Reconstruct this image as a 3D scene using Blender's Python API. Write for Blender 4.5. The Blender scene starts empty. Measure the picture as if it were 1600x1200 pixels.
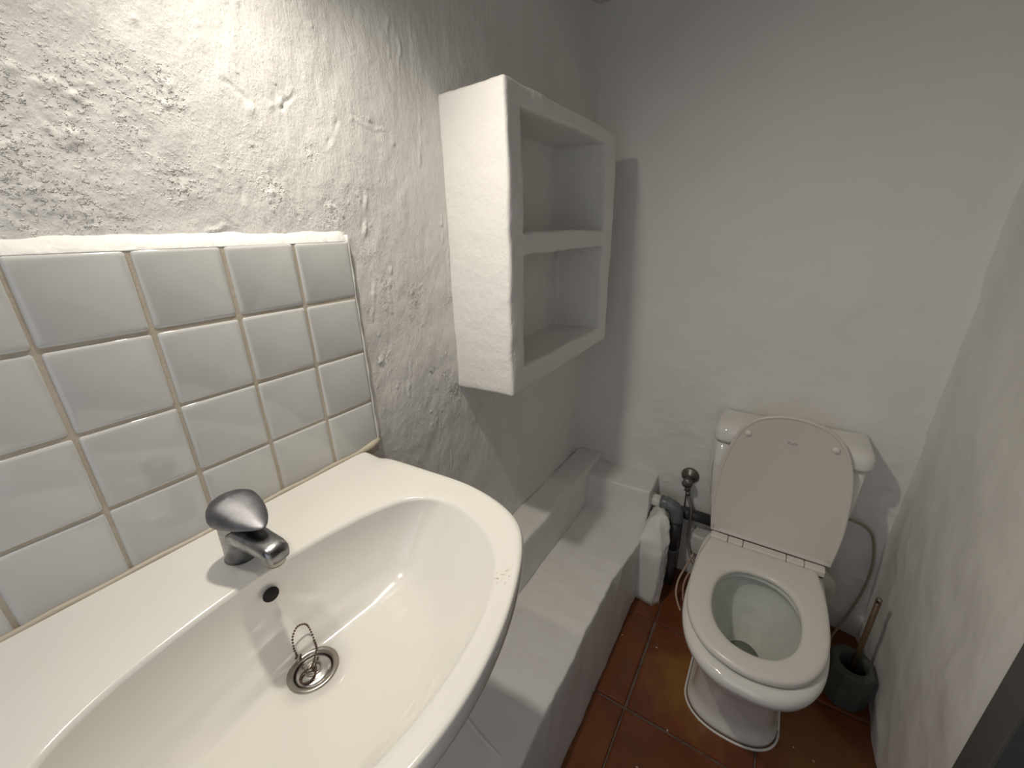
import bpy, bmesh, math, random
import numpy as np
from mathutils import Vector, Matrix

# ------------------------------------------------------------------ camera, world, light, exposure
scn = bpy.context.scene
COL = scn.collection
S = 0.1                                   # one drawing unit (a backsplash tile pitch) = 10 cm
def V(p): return Vector(((p[0]+.15)*S, p[1]*S, (p[2]+13.8)*S))   # drawing units -> metres

R = [[0.840227, 0.541802, -0.021682], [0.173027, -0.305798, -0.936242], [-0.513888, 0.782904, -0.350687]]
cam = bpy.data.cameras.new('camera'); camo = bpy.data.objects.new('camera', cam); COL.objects.link(camo)
cam.sensor_width = 36; cam.lens = 644.374/1600*36; cam.clip_start = .01
m = Matrix.Identity(4)
for i in range(3):
    m[i][0] = R[0][i]; m[i][1] = -R[1][i]; m[i][2] = -R[2][i]
m.translation = V((6.4223, -.781, .0833)); camo.matrix_world = m
scn.camera = camo
w = bpy.data.worlds.new('world'); scn.world = w; w.use_nodes = True
w.node_tree.nodes['Background'].inputs[0].default_value = (.5, .55, .6, 1)
w.node_tree.nodes['Background'].inputs[1].default_value = .0
scn.view_settings.view_transform = 'Standard'; scn.view_settings.look = 'None'
scn.view_settings.gamma = 1; scn.view_settings.use_curve_mapping = False
scn.view_settings.exposure = 0.0
LAMP_1 = 20.5       # watts, the spot head nearest the shelf
LAMP_2 = 5.5        # watts, the far head of the same wall lamp
LAMP_COL = (1.0, .925, .80)
# soft cool fill lamp, added behind the camera to lift the shaded surfaces
def area(name, loc, target, size, power, col):
    l = bpy.data.lights.new(name, 'AREA'); l.shape = 'RECTANGLE'; l.size = size[0]; l.size_y = size[1]
    l.energy = power; l.color = col
    o = bpy.data.objects.new(name, l); COL.objects.link(o); o.location = V(loc)
    d = V(target)-V(loc); o.rotation_euler = d.to_track_quat('-Z', 'Y').to_euler(); return o
area('fill_light', (6.5, -6.3, -4), (5.5, 8, -6), (.8, 1.6), 3.6, (.86, .90, 1.0))
def spot(name, loc, power, aim=(.52, .24, -1)):
    l = bpy.data.lights.new(name, 'SPOT'); l.energy = power; l.color = LAMP_COL; l.shadow_soft_size = .022
    l.spot_size = math.radians(168); l.spot_blend = 1.0
    o = bpy.data.objects.new(name, l); COL.objects.link(o); o.location = V(loc); o.rotation_euler = Vector(aim).to_track_quat('-Z', 'Y').to_euler(); return o
spot('lamp_spot', (1.34, 2.3, 4.65), LAMP_1); spot('lamp_spot', (1.34, -.6, 4.65), LAMP_2)

# ------------------------------------------------------------------ helpers
rng = random.Random(7); NR = np.random.RandomState(11)
ORG = {}
def tag(o, label=None, cat=None, group=None, kind=None):
    if label: o['label'] = label
    if cat: o['category'] = cat
    if group: o['group'] = group
    if kind: o['kind'] = kind
    return o
def thing(name, base, label, cat, group=None):
    o = bpy.data.objects.new(name, None); COL.objects.link(o); o.location = V(base)
    o.empty_display_size = .03; ORG[o.name] = V(base); return tag(o, label, cat, group)
def mesh(name, verts, faces, mat, parent=None, smooth=True, org=None):
    o0 = ORG[parent.name] if parent is not None else (V(org) if org is not None else Vector((0, 0, 0)))
    me = bpy.data.meshes.new(name)
    me.from_pydata([tuple(V(v)-o0) for v in verts], [], faces); me.validate(); me.update()
    bm = bmesh.new(); bm.from_mesh(me); bmesh.ops.recalc_face_normals(bm, faces=bm.faces); bm.to_mesh(me); bm.free()
    if smooth: me.polygons.foreach_set('use_smooth', [True]*len(me.polygons))
    o = bpy.data.objects.new(name, me); COL.objects.link(o)
    if mat: me.materials.append(mat)
    if parent is not None: o.parent = parent
    elif org is not None: o.location = o0
    ORG[o.name] = o0
    return o
def bevel(o, width, seg=2, ang=35):
    b = o.modifiers.new('bevel', 'BEVEL'); b.width = width*S; b.segments = seg; b.limit_method = 'ANGLE'; b.angle_limit = math.radians(ang)
    return o
def loft(rings, closed=True, cap0=False, cap1=False):
    n = len(rings[0]); vs = [p for r in rings for p in r]; fs = []
    for i in range(len(rings)-1):
        for j in range(n if closed else n-1):
            k = (j+1) % n
            fs.append((i*n+j, i*n+k, (i+1)*n+k, (i+1)*n+j))
    if cap0: fs.append(tuple(range(n))[::-1])
    if cap1: fs.append(tuple((len(rings)-1)*n+j for j in range(n)))
    return vs, fs
def merge(*parts):
    vs, fs = [], []
    for v, f in parts:
        b = len(vs); vs += list(v); fs += [tuple(i+b for i in q) for q in f]
    return vs, fs
def spline(pts, n):
    P = [Vector(p) for p in pts]; out = []
    P = [2*P[0]-P[1]] + P + [2*P[-1]-P[-2]]
    m_ = len(P)-3
    for i in range(n+1):
        t = i/n*m_; k = min(int(t), m_-1); u = t-k
        a, b, c, d = P[k:k+4]
        out.append(.5*((2*b)+(c-a)*u+(2*a-5*b+4*c-d)*u*u+(3*b-a-3*c+d)*u**3))
    return out
def tube(path, r, seg=12, cap=True, sx=1, sy=1):
    path = [Vector(p) for p in path]; n = len(path)
    rr = r if isinstance(r, (list, tuple)) else [r]*n
    rings = []; up = None
    for i in range(n):
        t = (path[min(i+1, n-1)]-path[max(i-1, 0)]).normalized()
        if up is None: up = Vector((0, 0, 1)) if abs(t.z) < .9 else Vector((0, 1, 0))
        a = (up-t*up.dot(t)).normalized(); b = t.cross(a); up = a
        rings.append([path[i]+(a*math.cos(q)*sy+b*math.sin(q)*sx)*rr[i] for q in [2*math.pi*k/seg for k in range(seg)]])
    return loft(rings, True, cap, cap)
def box(x0, x1, y0, y1, z0, z1):
    v = [(x, y, z) for x in (x0, x1) for y in (y0, y1) for z in (z0, z1)]
    return v, [(0, 1, 3, 2), (4, 6, 7, 5), (0, 4, 5, 1), (2, 3, 7, 6), (0, 2, 6, 4), (1, 5, 7, 3)]
def lathe(c, prof, seg=32, axis='z'):
    rings = []
    for r, h in prof:
        ring = []
        for k in range(seg):
            a = 2*math.pi*k/seg; u, v = r*math.cos(a), r*math.sin(a)
            ring.append({'z': (c[0]+u, c[1]+v, c[2]+h), 'y': (c[0]+u, c[1]+h, c[2]+v), 'x': (c[0]+h, c[1]+u, c[2]+v)}[axis])
        rings.append(ring)
    return loft(rings, True, True, True)
def sup(cx, y0, y1, hx, ef, eb, z, n=64, split=None):
    """D-like ring: front half (towards y0) exponent ef, rear half exponent eb"""
    cy = split if split is not None else (y0+y1)/2; out = []
    for k in range(n):
        a = 2*math.pi*k/n; c, s = math.cos(a), math.sin(a); e = ef if s < 0 else eb; hy = (cy-y0) if s < 0 else (y1-cy)
        out.append((cx+hx*math.copysign(abs(c)**(2/e), c), cy+hy*math.copysign(abs(s)**(2/e), s), z))
    return out

# value noise in numpy
def vnoise(x, y, seed):
    xi = np.floor(x).astype(np.int64); yi = np.floor(y).astype(np.int64); fx = x-xi; fy = y-yi
    fx = fx*fx*(3-2*fx); fy = fy*fy*(3-2*fy)
    def h(a, b):
        n = (a*374761393+b*668265263+seed*974634777) & 0xffffffff
        n = ((n ^ (n >> 13))*1274126177) & 0xffffffff
        return ((n ^ (n >> 16)) & 0xffff)/32767.5-1
    return (h(xi, yi)*(1-fx)+h(xi+1, yi)*fx)*(1-fy)+(h(xi, yi+1)*(1-fx)+h(xi+1, yi+1)*fx)*fy
def fbm(x, y, seed, octv=4):
    s = 0; a = 1
    for o in range(octv): s = s+a*vnoise(x*2**o, y*2**o, seed+o*17); a *= .5
    return s
def grid_wall(name, fn, us, vs, mat, parent=None, attr=None):
    """fn(U,V)->(X,Y,Z) arrays in drawing units; fast grid mesh"""
    U, W = np.meshgrid(us, vs, indexing='ij'); X, Y, Z = fn(U, W)
    nu, nv = len(us), len(vs)
    o0 = ORG[parent.name] if parent is not None else Vector((0, 0, 0))
    co = np.stack([(X+.15)*S-o0.x, Y*S-o0.y, (Z+13.8)*S-o0.z], -1).reshape(-1, 3)
    idx = np.arange(nu*nv).reshape(nu, nv)
    q = np.stack([idx[:-1, :-1], idx[1:, :-1], idx[1:, 1:], idx[:-1, 1:]], -1).reshape(-1)
    nf = (nu-1)*(nv-1)
    me = bpy.data.meshes.new(name); me.vertices.add(nu*nv); me.vertices.foreach_set('co', co.ravel().astype(np.float32))
    me.loops.add(nf*4); me.loops.foreach_set('vertex_index', q.astype(np.int32))
    me.polygons.add(nf); me.polygons.foreach_set('loop_start', np.arange(0, nf*4, 4, dtype=np.int32))
    me.polygons.foreach_set('use_smooth', np.ones(nf, dtype=bool))
    if attr is not None:
        a = me.attributes.new('rough_patch', 'FLOAT', 'POINT'); a.data.foreach_set('value', attr(U, W).ravel().astype(np.float32))
    me.update(); me.validate(); me.materials.append(mat)
    o = bpy.data.objects.new(name, me); COL.objects.link(o)
    if parent is not None: o.parent = parent
    ORG[o.name] = o0
    return o

# ------------------------------------------------------------------ materials
def mat(name, col, rough=.5, metal=0, spec=.5, coat=0, var=0, vscale=10, bumps=(), rand=0, col2=None, emit=None, estr=0, trans=0):
    """bumps: list of (scale xyz, strength-distance in m, detail)"""
    M = bpy.data.materials.new(name); M.use_nodes = True; nt = M.node_tree; N = nt.nodes; L = nt.links
    b = N['Principled BSDF']
    b.inputs['Base Color'].default_value = (*col, 1); b.inputs['Roughness'].default_value = rough; b.inputs['Metallic'].default_value = metal
    b.inputs['Specular IOR Level'].default_value = spec; b.inputs['Coat Weight'].default_value = coat; b.inputs['Coat Roughness'].default_value = .05
    if trans: b.inputs['Transmission Weight'].default_value = trans
    if emit: b.inputs['Emission Color'].default_value = (*emit, 1); b.inputs['Emission Strength'].default_value = estr
    tc = N.new('ShaderNodeTexCoord')
    def noise(sc, det=4, r=.55):
        mp = N.new('ShaderNodeMapping'); L.new(tc.outputs['Object'], mp.inputs[0]); mp.inputs['Scale'].default_value = sc
        n = N.new('ShaderNodeTexNoise'); n.inputs['Scale'].default_value = 1; n.inputs['Detail'].default_value = det; n.inputs['Roughness'].default_value = r
        L.new(mp.outputs[0], n.inputs[0]); return n
    if var or rand:
        mx = N.new('ShaderNodeMix'); mx.data_type = 'RGBA'
        c2 = col2 or tuple(c*.6 for c in col)
        mx.inputs[6].default_value = (*col, 1); mx.inputs[7].default_value = (*c2, 1)
        n = noise((vscale,)*3)
        rmp = N.new('ShaderNodeMapRange'); rmp.inputs[1].default_value = .35; rmp.inputs[2].default_value = .7; rmp.inputs[4].default_value = max(var, .0001)
        L.new(n.outputs[0], rmp.inputs[0])
        src = rmp.outputs[0]
        if rand:
            oi = N.new('ShaderNodeObjectInfo'); ma = N.new('ShaderNodeMath'); ma.operation = 'MULTIPLY_ADD'; ma.use_clamp = True
            L.new(oi.outputs['Random'], ma.inputs[0]); ma.inputs[1].default_value = rand; L.new(src, ma.inputs[2]); src = ma.outputs[0]
        L.new(src, mx.inputs[0]); L.new(mx.outputs[2], b.inputs['Base Color'])
    prev = None
    for sc, dist, det in bumps:
        n = noise(sc if isinstance(sc, tuple) else (sc,)*3, det)
        bp = N.new('ShaderNodeBump'); bp.inputs['Strength'].default_value = 1; bp.inputs['Distance'].default_value = dist
        L.new(n.outputs[0], bp.inputs['Height'])
        if prev: L.new(prev.outputs[0], bp.inputs['Normal'])
        prev = bp
    if prev: L.new(prev.outputs[0], b.inputs['Normal'])
    M['_last'] = prev.name if prev else ''
    return M
def nodes(M): return M.node_tree.nodes, M.node_tree.links, M.node_tree.nodes['Principled BSDF']

PLW = (.80, .785, .755)
m_wall = mat('white_painted_plaster', PLW, .55, spec=.35, var=.35, vscale=9, col2=(.76, .745, .72), bumps=[(14, .0025, 3), ((60, 60, 60), .0006, 5)])
m_left = mat('rough_painted_plaster', PLW, .42, spec=.4, var=.4, vscale=7, col2=(.75, .735, .70), bumps=[((50, 150, 30), .0007, 4), ((300, 300, 200), .0010, 5)])
# extra grain on the left wall where the plaster is patchy
N, L, b = nodes(m_left)
at = N.new('ShaderNodeAttribute'); at.attribute_name = 'rough_patch'
tc = [n for n in N if n.type == 'TEX_COORD'][0]
vo = N.new('ShaderNodeTexNoise'); vo.inputs['Scale'].default_value = 210; vo.inputs['Detail'].default_value = 3; vo.inputs['Roughness'].default_value = .6; L.new(tc.outputs['Object'], vo.inputs['Vector'])
mr = N.new('ShaderNodeMapRange'); mr.interpolation_type = 'SMOOTHSTEP'; mr.inputs[1].default_value = .52; mr.inputs[2].default_value = .72; mr.inputs[3].default_value = 0; mr.inputs[4].default_value = 1
L.new(vo.outputs['Fac'], mr.inputs[0])
mu = N.new('ShaderNodeMath'); mu.operation = 'MULTIPLY'; L.new(mr.outputs[0], mu.inputs[0]); L.new(at.outputs['Fac'], mu.inputs[1])
bp = N.new('ShaderNodeBump'); bp.inputs['Distance'].default_value = .0019; L.new(mu.outputs[0], bp.inputs['Height'])
L.new(N[m_left['_last']].outputs[0], bp.inputs['Normal']); L.new(bp.outputs[0], b.inputs['Normal'])
m_shelf = mat('brushed_white_plaster', (.83, .815, .785), .5, spec=.35, bumps=[((110, 110, 26), .0012, 5), ((30, 30, 30), .0035, 3), ((260, 260, 200), .0006, 4)])
m_ledge = mat('ledge_white_plaster', (.80, .785, .76), .5, spec=.35, var=.5, vscale=14, col2=(.72, .70, .67), bumps=[(16, .003, 3), (80, .001, 4)])
m_ceil = mat('ceiling_paint', (.62, .61, .58), .7, bumps=[(30, .002, 3)])
m_tile = mat('white_glazed_tile', (.62, .62, .605), .10, spec=.55, coat=.3, var=.35, vscale=14, col2=(.55, .55, .545), bumps=[((24, 24, 24), .0008, 1)])
m_grout = mat('beige_grout', (.50, .43, .34), .85, var=.7, vscale=60, col2=(.58, .53, .45), bumps=[(300, .0006, 4)])
m_seal = mat('yellowed_sealant', (.52, .46, .37), .45, var=.5, vscale=30, col2=(.62, .55, .43), bumps=[(90, .0008, 3)])
m_porc = mat('white_porcelain', (.80, .78, .735), .09, spec=.55, coat=.4)
m_basin = mat('basin_porcelain', (.80, .78, .735), .13, spec=.5, coat=.35)
m_bowl_in = mat('limescaled_bowl_porcelain', (.74, .76, .72), .22, spec=.5, var=.6, vscale=22, col2=(.60, .62, .57))
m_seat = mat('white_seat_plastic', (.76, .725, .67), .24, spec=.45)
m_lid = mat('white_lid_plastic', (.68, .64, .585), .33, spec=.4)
m_print = mat('grey_print', (.30, .28, .26), .5)
m_chrome = mat('worn_chrome', (.36, .36, .37), .27, metal=1, var=.8, vscale=60, col2=(.17, .17, .175), bumps=[(80, .0003, 2)])
m_steel = mat('tarnished_steel', (.42, .40, .37), .3, metal=1, var=.6, vscale=60, col2=(.30, .25, .19))
m_lever = mat('water_stained_chrome', (.24, .24, .255), .48, metal=1, var=.9, vscale=50, col2=(.15, .15, .16))
m_plug = mat('plug_chrome', (.62, .61, .60), .2, metal=1)
m_chain = mat('brown_ball_chain', (.15, .10, .075), .35, metal=.9)
m_dark = mat('dark_hole', (.012, .01, .008), .8)
m_gap = mat('hinge_gap_shade', (.05, .045, .04), .6)
m_pvc = mat('grey_pvc', (.17, .18, .19), .35, var=.3, vscale=30)
m_pvcd = mat('dark_grey_pvc', (.055, .055, .06), .4, var=.3, vscale=30)
m_pvcw = mat('white_pvc', (.72, .70, .66), .35)
m_pan = mat('yellowed_white_rubber', (.60, .57, .48), .45, var=.4, vscale=25)
m_valve = mat('dull_valve_metal', (.20, .19, .17), .35, metal=.8)
m_hose = mat('braided_hose_steel', (.30, .28, .24), .35, metal=.7, bumps=[(500, .0006, 2)])
m_tubeb = mat('beige_tube', (.33, .27, .20), .45)
m_copper = mat('painted_copper_tube', (.62, .46, .36), .4, var=.5, vscale=40, col2=(.6, .3, .2))
m_conc = mat('dark_grey_concrete', (.075, .08, .068), .75, var=.5, vscale=40, col2=(.05, .053, .045), bumps=[(160, .0005, 4)])
m_wood = mat('brown_bamboo', (.13, .082, .042), .45, var=.6, vscale=30, col2=(.08, .045, .02))
m_brist = mat('dark_bristle', (.03, .03, .03), .8)
m_door = mat('dark_grey_door_paint', (.095, .094, .088), .5, var=.3, vscale=8)
m_doorl = mat('shaded_door_leaf_paint', (.05, .05, .048), .5)  # door grey darkened further, with the shade on the leaf painted in
m_water = mat('toilet_water', (.62, .64, .58), .02, trans=.6, spec=.5); nodes(m_water)[2].inputs['IOR'].default_value = 1.33
m_bulb = mat('lit_bulb', (1, 1, 1), .4, emit=LAMP_COL, estr=14)
m_bulb2 = mat('lit_bulb_weak', (1, 1, 1), .4, emit=LAMP_COL, estr=5)
m_black = mat('lamp_grey_metal', (.35, .35, .35), .35, metal=.6)
m_fgrout = mat('floor_grout', (.11, .08, .06), .85, var=.9, vscale=35, col2=(.2, .165, .14), bumps=[(200, .0006, 4)])
m_terra = mat('terracotta_tile', (.18, .050, .018), .30, spec=.45, var=.9, vscale=9, col2=(.11, .032, .013), rand=.0, bumps=[(25, .002, 3), (180, .0003, 3)])
# terracotta: ochre worn centres on some tiles, white paint specks
N, L, b = nodes(m_terra)
tc = [n for n in N if n.type == 'TEX_COORD'][0]
base = b.inputs['Base Color'].links[0].from_socket
oi = N.new('ShaderNodeObjectInfo')
mp = N.new('ShaderNodeMapping'); L.new(tc.outputs['Object'], mp.inputs[0]); mp.inputs['Scale'].default_value = (1/.21, 1/.21, 1/.21)
gr = N.new('ShaderNodeTexGradient'); gr.gradient_type = 'SPHERICAL'; L.new(mp.outputs[0], gr.inputs[0])
nz = N.new('ShaderNodeTexNoise'); nz.inputs['Scale'].default_value = 14; nz.inputs['Detail'].default_value = 4; L.new(tc.outputs['Object'], nz.inputs[0])
m1 = N.new('ShaderNodeMath'); m1.operation = 'MULTIPLY_ADD'; L.new(nz.outputs[0], m1.inputs[0]); m1.inputs[1].default_value = 1.2; L.new(gr.outputs['Fac'], m1.inputs[2])
m2 = N.new('ShaderNodeMapRange'); L.new(m1.outputs[0], m2.inputs[0]); m2.inputs[1].default_value = .75; m2.inputs[2].default_value = 1.25
m3 = N.new('ShaderNodeMath'); m3.operation = 'MULTIPLY'; L.new(m2.outputs[0], m3.inputs[0]); L.new(oi.outputs['Alpha'], m3.inputs[1])
mx = N.new('ShaderNodeMix'); mx.data_type = 'RGBA'; L.new(m3.outputs[0], mx.inputs[0]); L.new(base, mx.inputs[6]); mx.inputs[7].default_value = (.24, .105, .020, 1)
vo = N.new('ShaderNodeTexVoronoi'); vo.inputs['Scale'].default_value = 42; gm = N.new('ShaderNodeNewGeometry'); L.new(gm.outputs['Position'], vo.inputs['Vector'])
lt = N.new('ShaderNodeMath'); lt.operation = 'LESS_THAN'; L.new(vo.outputs['Distance'], lt.inputs[0]); lt.inputs[1].default_value = .12
sx = N.new('ShaderNodeSeparateColor'); L.new(vo.outputs['Color'], sx.inputs[0])
gt = N.new('ShaderNodeMath'); gt.operation = 'GREATER_THAN'; L.new(sx.outputs[0], gt.inputs[0]); gt.inputs[1].default_value = .90
m4 = N.new('ShaderNodeMath'); m4.operation = 'MULTIPLY'; L.new(lt.outputs[0], m4.inputs[0]); L.new(gt.outputs[0], m4.inputs[1])
mx2 = N.new('ShaderNodeMix'); mx2.data_type = 'RGBA'; L.new(m4.outputs[0], mx2.inputs[0]); L.new(mx.outputs[2], mx2.inputs[6]); mx2.inputs[7].default_value = (.55, .48, .42, 1)
L.new(mx2.outputs[2], b.inputs['Base Color'])
# basin: a small brown scuff on the rim beside the ledge
N, L, b = nodes(m_basin)
gm = N.new('ShaderNodeNewGeometry'); mp = N.new('ShaderNodeMapping'); mp.vector_type = 'POINT'; L.new(gm.outputs['Position'], mp.inputs[0])
c = V((4.12, 2.48, -4.0)); mp.inputs['Location'].default_value = (-c.x*60, -c.y*60, -c.z*60); mp.inputs['Scale'].default_value = (60, 60, 60)
gr = N.new('ShaderNodeTexGradient'); gr.gradient_type = 'SPHERICAL'; L.new(mp.outputs[0], gr.inputs[0])
nz = N.new('ShaderNodeTexNoise'); nz.inputs['Scale'].default_value = 190; nz.inputs['Detail'].default_value = 5; L.new(gm.outputs['Position'], nz.inputs[0])
mr = N.new('ShaderNodeMapRange'); mr.inputs[1].default_value = .56; mr.inputs[2].default_value = .66; L.new(nz.outputs[0], mr.inputs[0])
mr2 = N.new('ShaderNodeMapRange'); mr2.inputs[1].default_value = 0; mr2.inputs[2].default_value = .5; L.new(gr.outputs['Fac'], mr2.inputs[0])
mm = N.new('ShaderNodeMath'); mm.operation = 'MULTIPLY'; L.new(mr.outputs[0], mm.inputs[0]); L.new(mr2.outputs[0], mm.inputs[1])
mx = N.new('ShaderNodeMix'); mx.data_type = 'RGBA'; L.new(mm.outputs[0], mx.inputs[0]); mx.inputs[6].default_value = (.80, .78, .735, 1); mx.inputs[7].default_value = (.38, .28, .18, 1)
L.new(mx.outputs[2], b.inputs['Base Color'])

# ------------------------------------------------------------------ the setting
YB, XR, ZC = 14.65, 10.75, 6.7
CL = [(0.62, 1.61, 0.27), (0.88, 1.54, 0.41), (0.71, 1.26, 0.37), (0.89, 1.09, 0.15), (0.55, 1.18, 0.26), (1.46, 1.93, 0.16), (1.43, 1.57, 0.18), (1.4, 1.38, 0.15), (1.85, 1.78, 0.25), (1.81, 1.61, 0.16), (0.61, 0.61, 0.31), (0.68, 0.46, 0.31), (0.91, 0.44, 0.32), (1.0, 0.28, 0.26), (1.77, 0.72, 0.24), (2.61, 1.06, 0.25), (0.28, 0.42, 0.26), (2.98, 0.72, 0.21), (3.6, 1.25, 0.15), (4.77, -0.81, 0.19), (4.55, -1.21, 0.19), (5.04, -1.75, 0.17), (4.52, -2.31, 0.22), (5.32, -1.67, 0.14), (3.89, 0.44, 0.23), (3.29, 0.33, 0.17), (4.49, -0.26, 0.18), (1.41, 1.16, 0.13), (6.58, -1.45, 0.19), (5.5, -1.2, .25), (5.5, -1.9, .2), (5.8, -2.9, .2), (6.3, -3.2, .2), (6.6, -3.7, .25)]
LN = [[(2.58, 1.94), (2.76, 1.88), (2.88, 1.68)], [(3.31, 1.78), (3.41, 1.91), (3.58, 2.04)], [(1.42, 2.41), (1.35, 2.07), (1.29, 1.77)], [(4.25, 1.81), (4.11, 1.59), (3.96, 1.39)], [(4.53, 1.87), (4.85, 1.81), (5.21, 1.8), (5.4, 1.62)], [(3.02, 1.01), (2.92, 0.72)], [(2.57, 1.1), (2.51, 0.74), (2.48, 0.53)], [(1.92, 0.18), (2.16, 0.21), (2.39, 0.14)], [(4.46, 0.76), (4.39, 0.23)], [(4.6, 0.77), (4.48, 0.02)], [(3.18, 0.51), (3.3, 0.38), (3.4, 0.33)], [(3.85, 0.55), (4.06, 0.39)], [(0.7, 1.39), (0.77, 1.24), (0.86, 1.08)], [(5.6, 3.77), (5.49, 2.97)], [(5.78, 3.33), (5.69, 2.54)], [(6.13, 3.81), (6.07, 2.82)], [(6.15, 2.21), (6.04, 1.31)], [(4.97, -0.59), (4.81, -1.19)], [(4.56, -0.67), (4.34, -1.49)], [(5.2, -2.49), (5.04, -3.33)], [(6.04, -4.03), (5.85, -4.83)], [(5.79, -4.19), (5.8, -4.49)], [(6.27, -5.22), (6.21, -5.96)], [(8.02, 3.85), (7.65, 3.42)], [(6.72, -0.18), (6.62, -1.46)], [(6.59, 0.49), (6.53, -0.17)], [(2.77, 0.41), (2.75, 0.13)], [(0.29, 0.45), (0.37, 0.36)], [(6.9, -5.81), (6.8, -5.5)], [(6.69, -3.66), (6.5, -3.9)]]
LSGN = [-1, -1, 1, -1, 1, -1, -1, 1, 1, 1, 1, 1, -1, 1, 1, 1, 1, 1, 1, 1, 1, 1, 1, -1, 1, 1, -1, -1, 1, 1]
BL = [(2.86, 1.71, 0.084), (0.89, 1.09, 0.096), (3.65, 1.25, 0.05), (4.47, -2.3, 0.068), (3.33, 1.88, 0.062), (3.18, 1.81, 0.049), (7.68, 0.51, 0.05), (6.52, 0.23, 0.061), (4.43, -2.35, 0.068), (0.63, 1.64, 0.075), (0.79, 1.55, 0.064), (0.91, 1.58, 0.076), (1.03, 1.49, 0.065), (2.06, 1.18, 0.034), (1.39, 0.83, 0.043), (2.33, 0.24, 0.045)]
def rough_mask(Y, Z):
    m_ = np.full(Y.shape, .05)
    for y, z, r in CL: m_ = m_+np.exp(-((Y-y)**2+(Z-z)**2)/(r*r*.8))
    near = np.clip(1-(Y-4.2)/2.5, 0, 1)*np.clip((Z+.2)/.5, 0, 1)
    return np.clip(m_*(1+1.1*fbm(Y*4, Z*4, 5, 3))+near*.05, 0, 1.2)
def left_fn(Y, Z):
    h = .05*fbm(Y*.45, Z*.4, 3, 3)+.012*fbm(Y*1.6, Z*1.1, 31, 3)
    near = np.clip(1.35-(Y-5)*.16, .45, 1.2)
    h = h+near*(.007*fbm(Y*5, Z*3.4, 41, 3)+.002*fbm(Y*15, Z*5, 9, 3))
    rm = rough_mask(Y, Z)
    g = fbm(Y*13, Z*14, 57, 3); h = h+np.clip(rm-.15, 0, 1)*(.014*np.abs(g)-.006)
    g2 = vnoise(Y*26, Z*26, 77); h = h+np.clip(rm-.1, 0, 1)*.006*g2
    for ln, sg in zip(LN, LSGN):                      # ridges and cracks
        d = np.full(Y.shape, 9.); yy = Y+.03*fbm(Z*6, Y*6, 13, 2); zz = Z+.03*fbm(Y*7+3, Z*7, 19, 2)
        for (a, b_), (c_, e) in zip(ln[:-1], ln[1:]):
            L2 = (c_-a)**2+(e-b_)**2; t = np.clip(((yy-a)*(c_-a)+(zz-b_)*(e-b_))/L2, 0, 1)
            d = np.minimum(d, np.hypot(yy-a-t*(c_-a), zz-b_-t*(e-b_)))
        h = h+sg*.015*np.exp(-(d/.024)**2)*np.clip(.5+1.1*vnoise(Y*8, Z*8, 23), 0, 1.2)-sg*.004*np.exp(-((d-.06)/.04)**2)
    for y, z, r in BL: h = h+.36*r*np.exp(-(((Y-y)**2+(Z-z)**2)/(r*r*.5)))
    for i in range(420):                               # scattered grit
        y = NR.uniform(-1, 8.5); z = NR.uniform(-4.6, 4.2)
        if NR.rand() > (1 if y < 5 and z > 0 else .35): continue
        r = NR.uniform(.014, .026); j0 = np.searchsorted(ys, y-.12); j1 = np.searchsorted(ys, y+.12); k0 = np.searchsorted(zs, z-.12); k1 = np.searchsorted(zs, z+.12)
        h[j0:j1, k0:k1] += NR.uniform(.5, 1.1)*r*np.exp(-(((Y[j0:j1, k0:k1]-y)**2+(Z[j0:j1, k0:k1]-z)**2)/(r*r)))
    d = np.clip((Y-(YB-.9))/.9, 0, 1); h = h+.16*d**3  # soft inner corner
    return -.15+h, Y, Z
ys = np.concatenate([np.arange(-7, -1.7, .25), np.arange(-1.6, 8.9, .026), np.arange(8.95, YB+.07, .07)])
zs = np.concatenate([np.arange(-13.8, -6.25, .2), np.arange(-6.2, -4.63, .05), np.arange(-4.6, 4.3, .026), np.arange(4.35, ZC+.1, .12)])
tag(grid_wall('wall_left', left_fn, ys, zs, m_left, attr=rough_mask), kind='structure')
def back_fn(X, Z):
    h = .05*fbm(X*.5, Z*.5, 21, 3)+.004*fbm(X*2.5, Z*2.5, 22, 3)*(1+np.clip(-Z/6, 0, 1))
    h = h+np.clip(-(Z+2.5)/5, 0, 1)*.02*np.clip(fbm(X*1.6, Z*6, 24, 3)-.25, 0, 1)
    h = h+.014*np.exp(-((X-.05-.05*np.sin(Z*2))/.09)**2)*np.clip((Z-2.2), 0, 1)
    return X, YB-h-.10*np.clip((X-XR+.5)/.5, 0, 1)**2, Z
tag(grid_wall('wall_back', back_fn, np.arange(-.2, XR+.2, .07), np.arange(-13.8, ZC+.1, .07), m_wall), kind='structure')
def right_fn(Y, Z):
    h = .06*fbm(Y*.5, Z*.45, 61, 3)+.004*fbm(Y*2.5, Z*2, 62, 3)
    h = h+.02*np.clip(fbm(Y*3, Z*1.3, 64, 3)-.45, 0, 1)*np.clip(-(Z+4)/5, 0, 1)
    return XR-h*np.clip((Y-7.72)/.5, 0, 1)-.12*np.clip((Y-YB+.6)/.6, 0, 1)**2, Y, Z
tag(grid_wall('wall_right', right_fn, np.concatenate([np.arange(7.7, YB, .07), [YB, YB+.1]]), np.arange(-13.8, ZC+.1, .07), m_wall), kind='structure')
v, f = merge(box(XR, XR+.8, 5.2+2.48, 7.7, -13.8, ZC), box(XR+.1, XR+.8, -7, -1.2, -13.8, ZC))
tag(mesh('wall_right', *box(XR-.05, XR+1, -7, -1.3, -13.8, ZC), m_wall, smooth=False), kind='structure')
tag(mesh('wall_front', *box(-.3, XR+1, -7.6, -6.95, -13.8, ZC), m_door, smooth=False), kind='structure')
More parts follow.
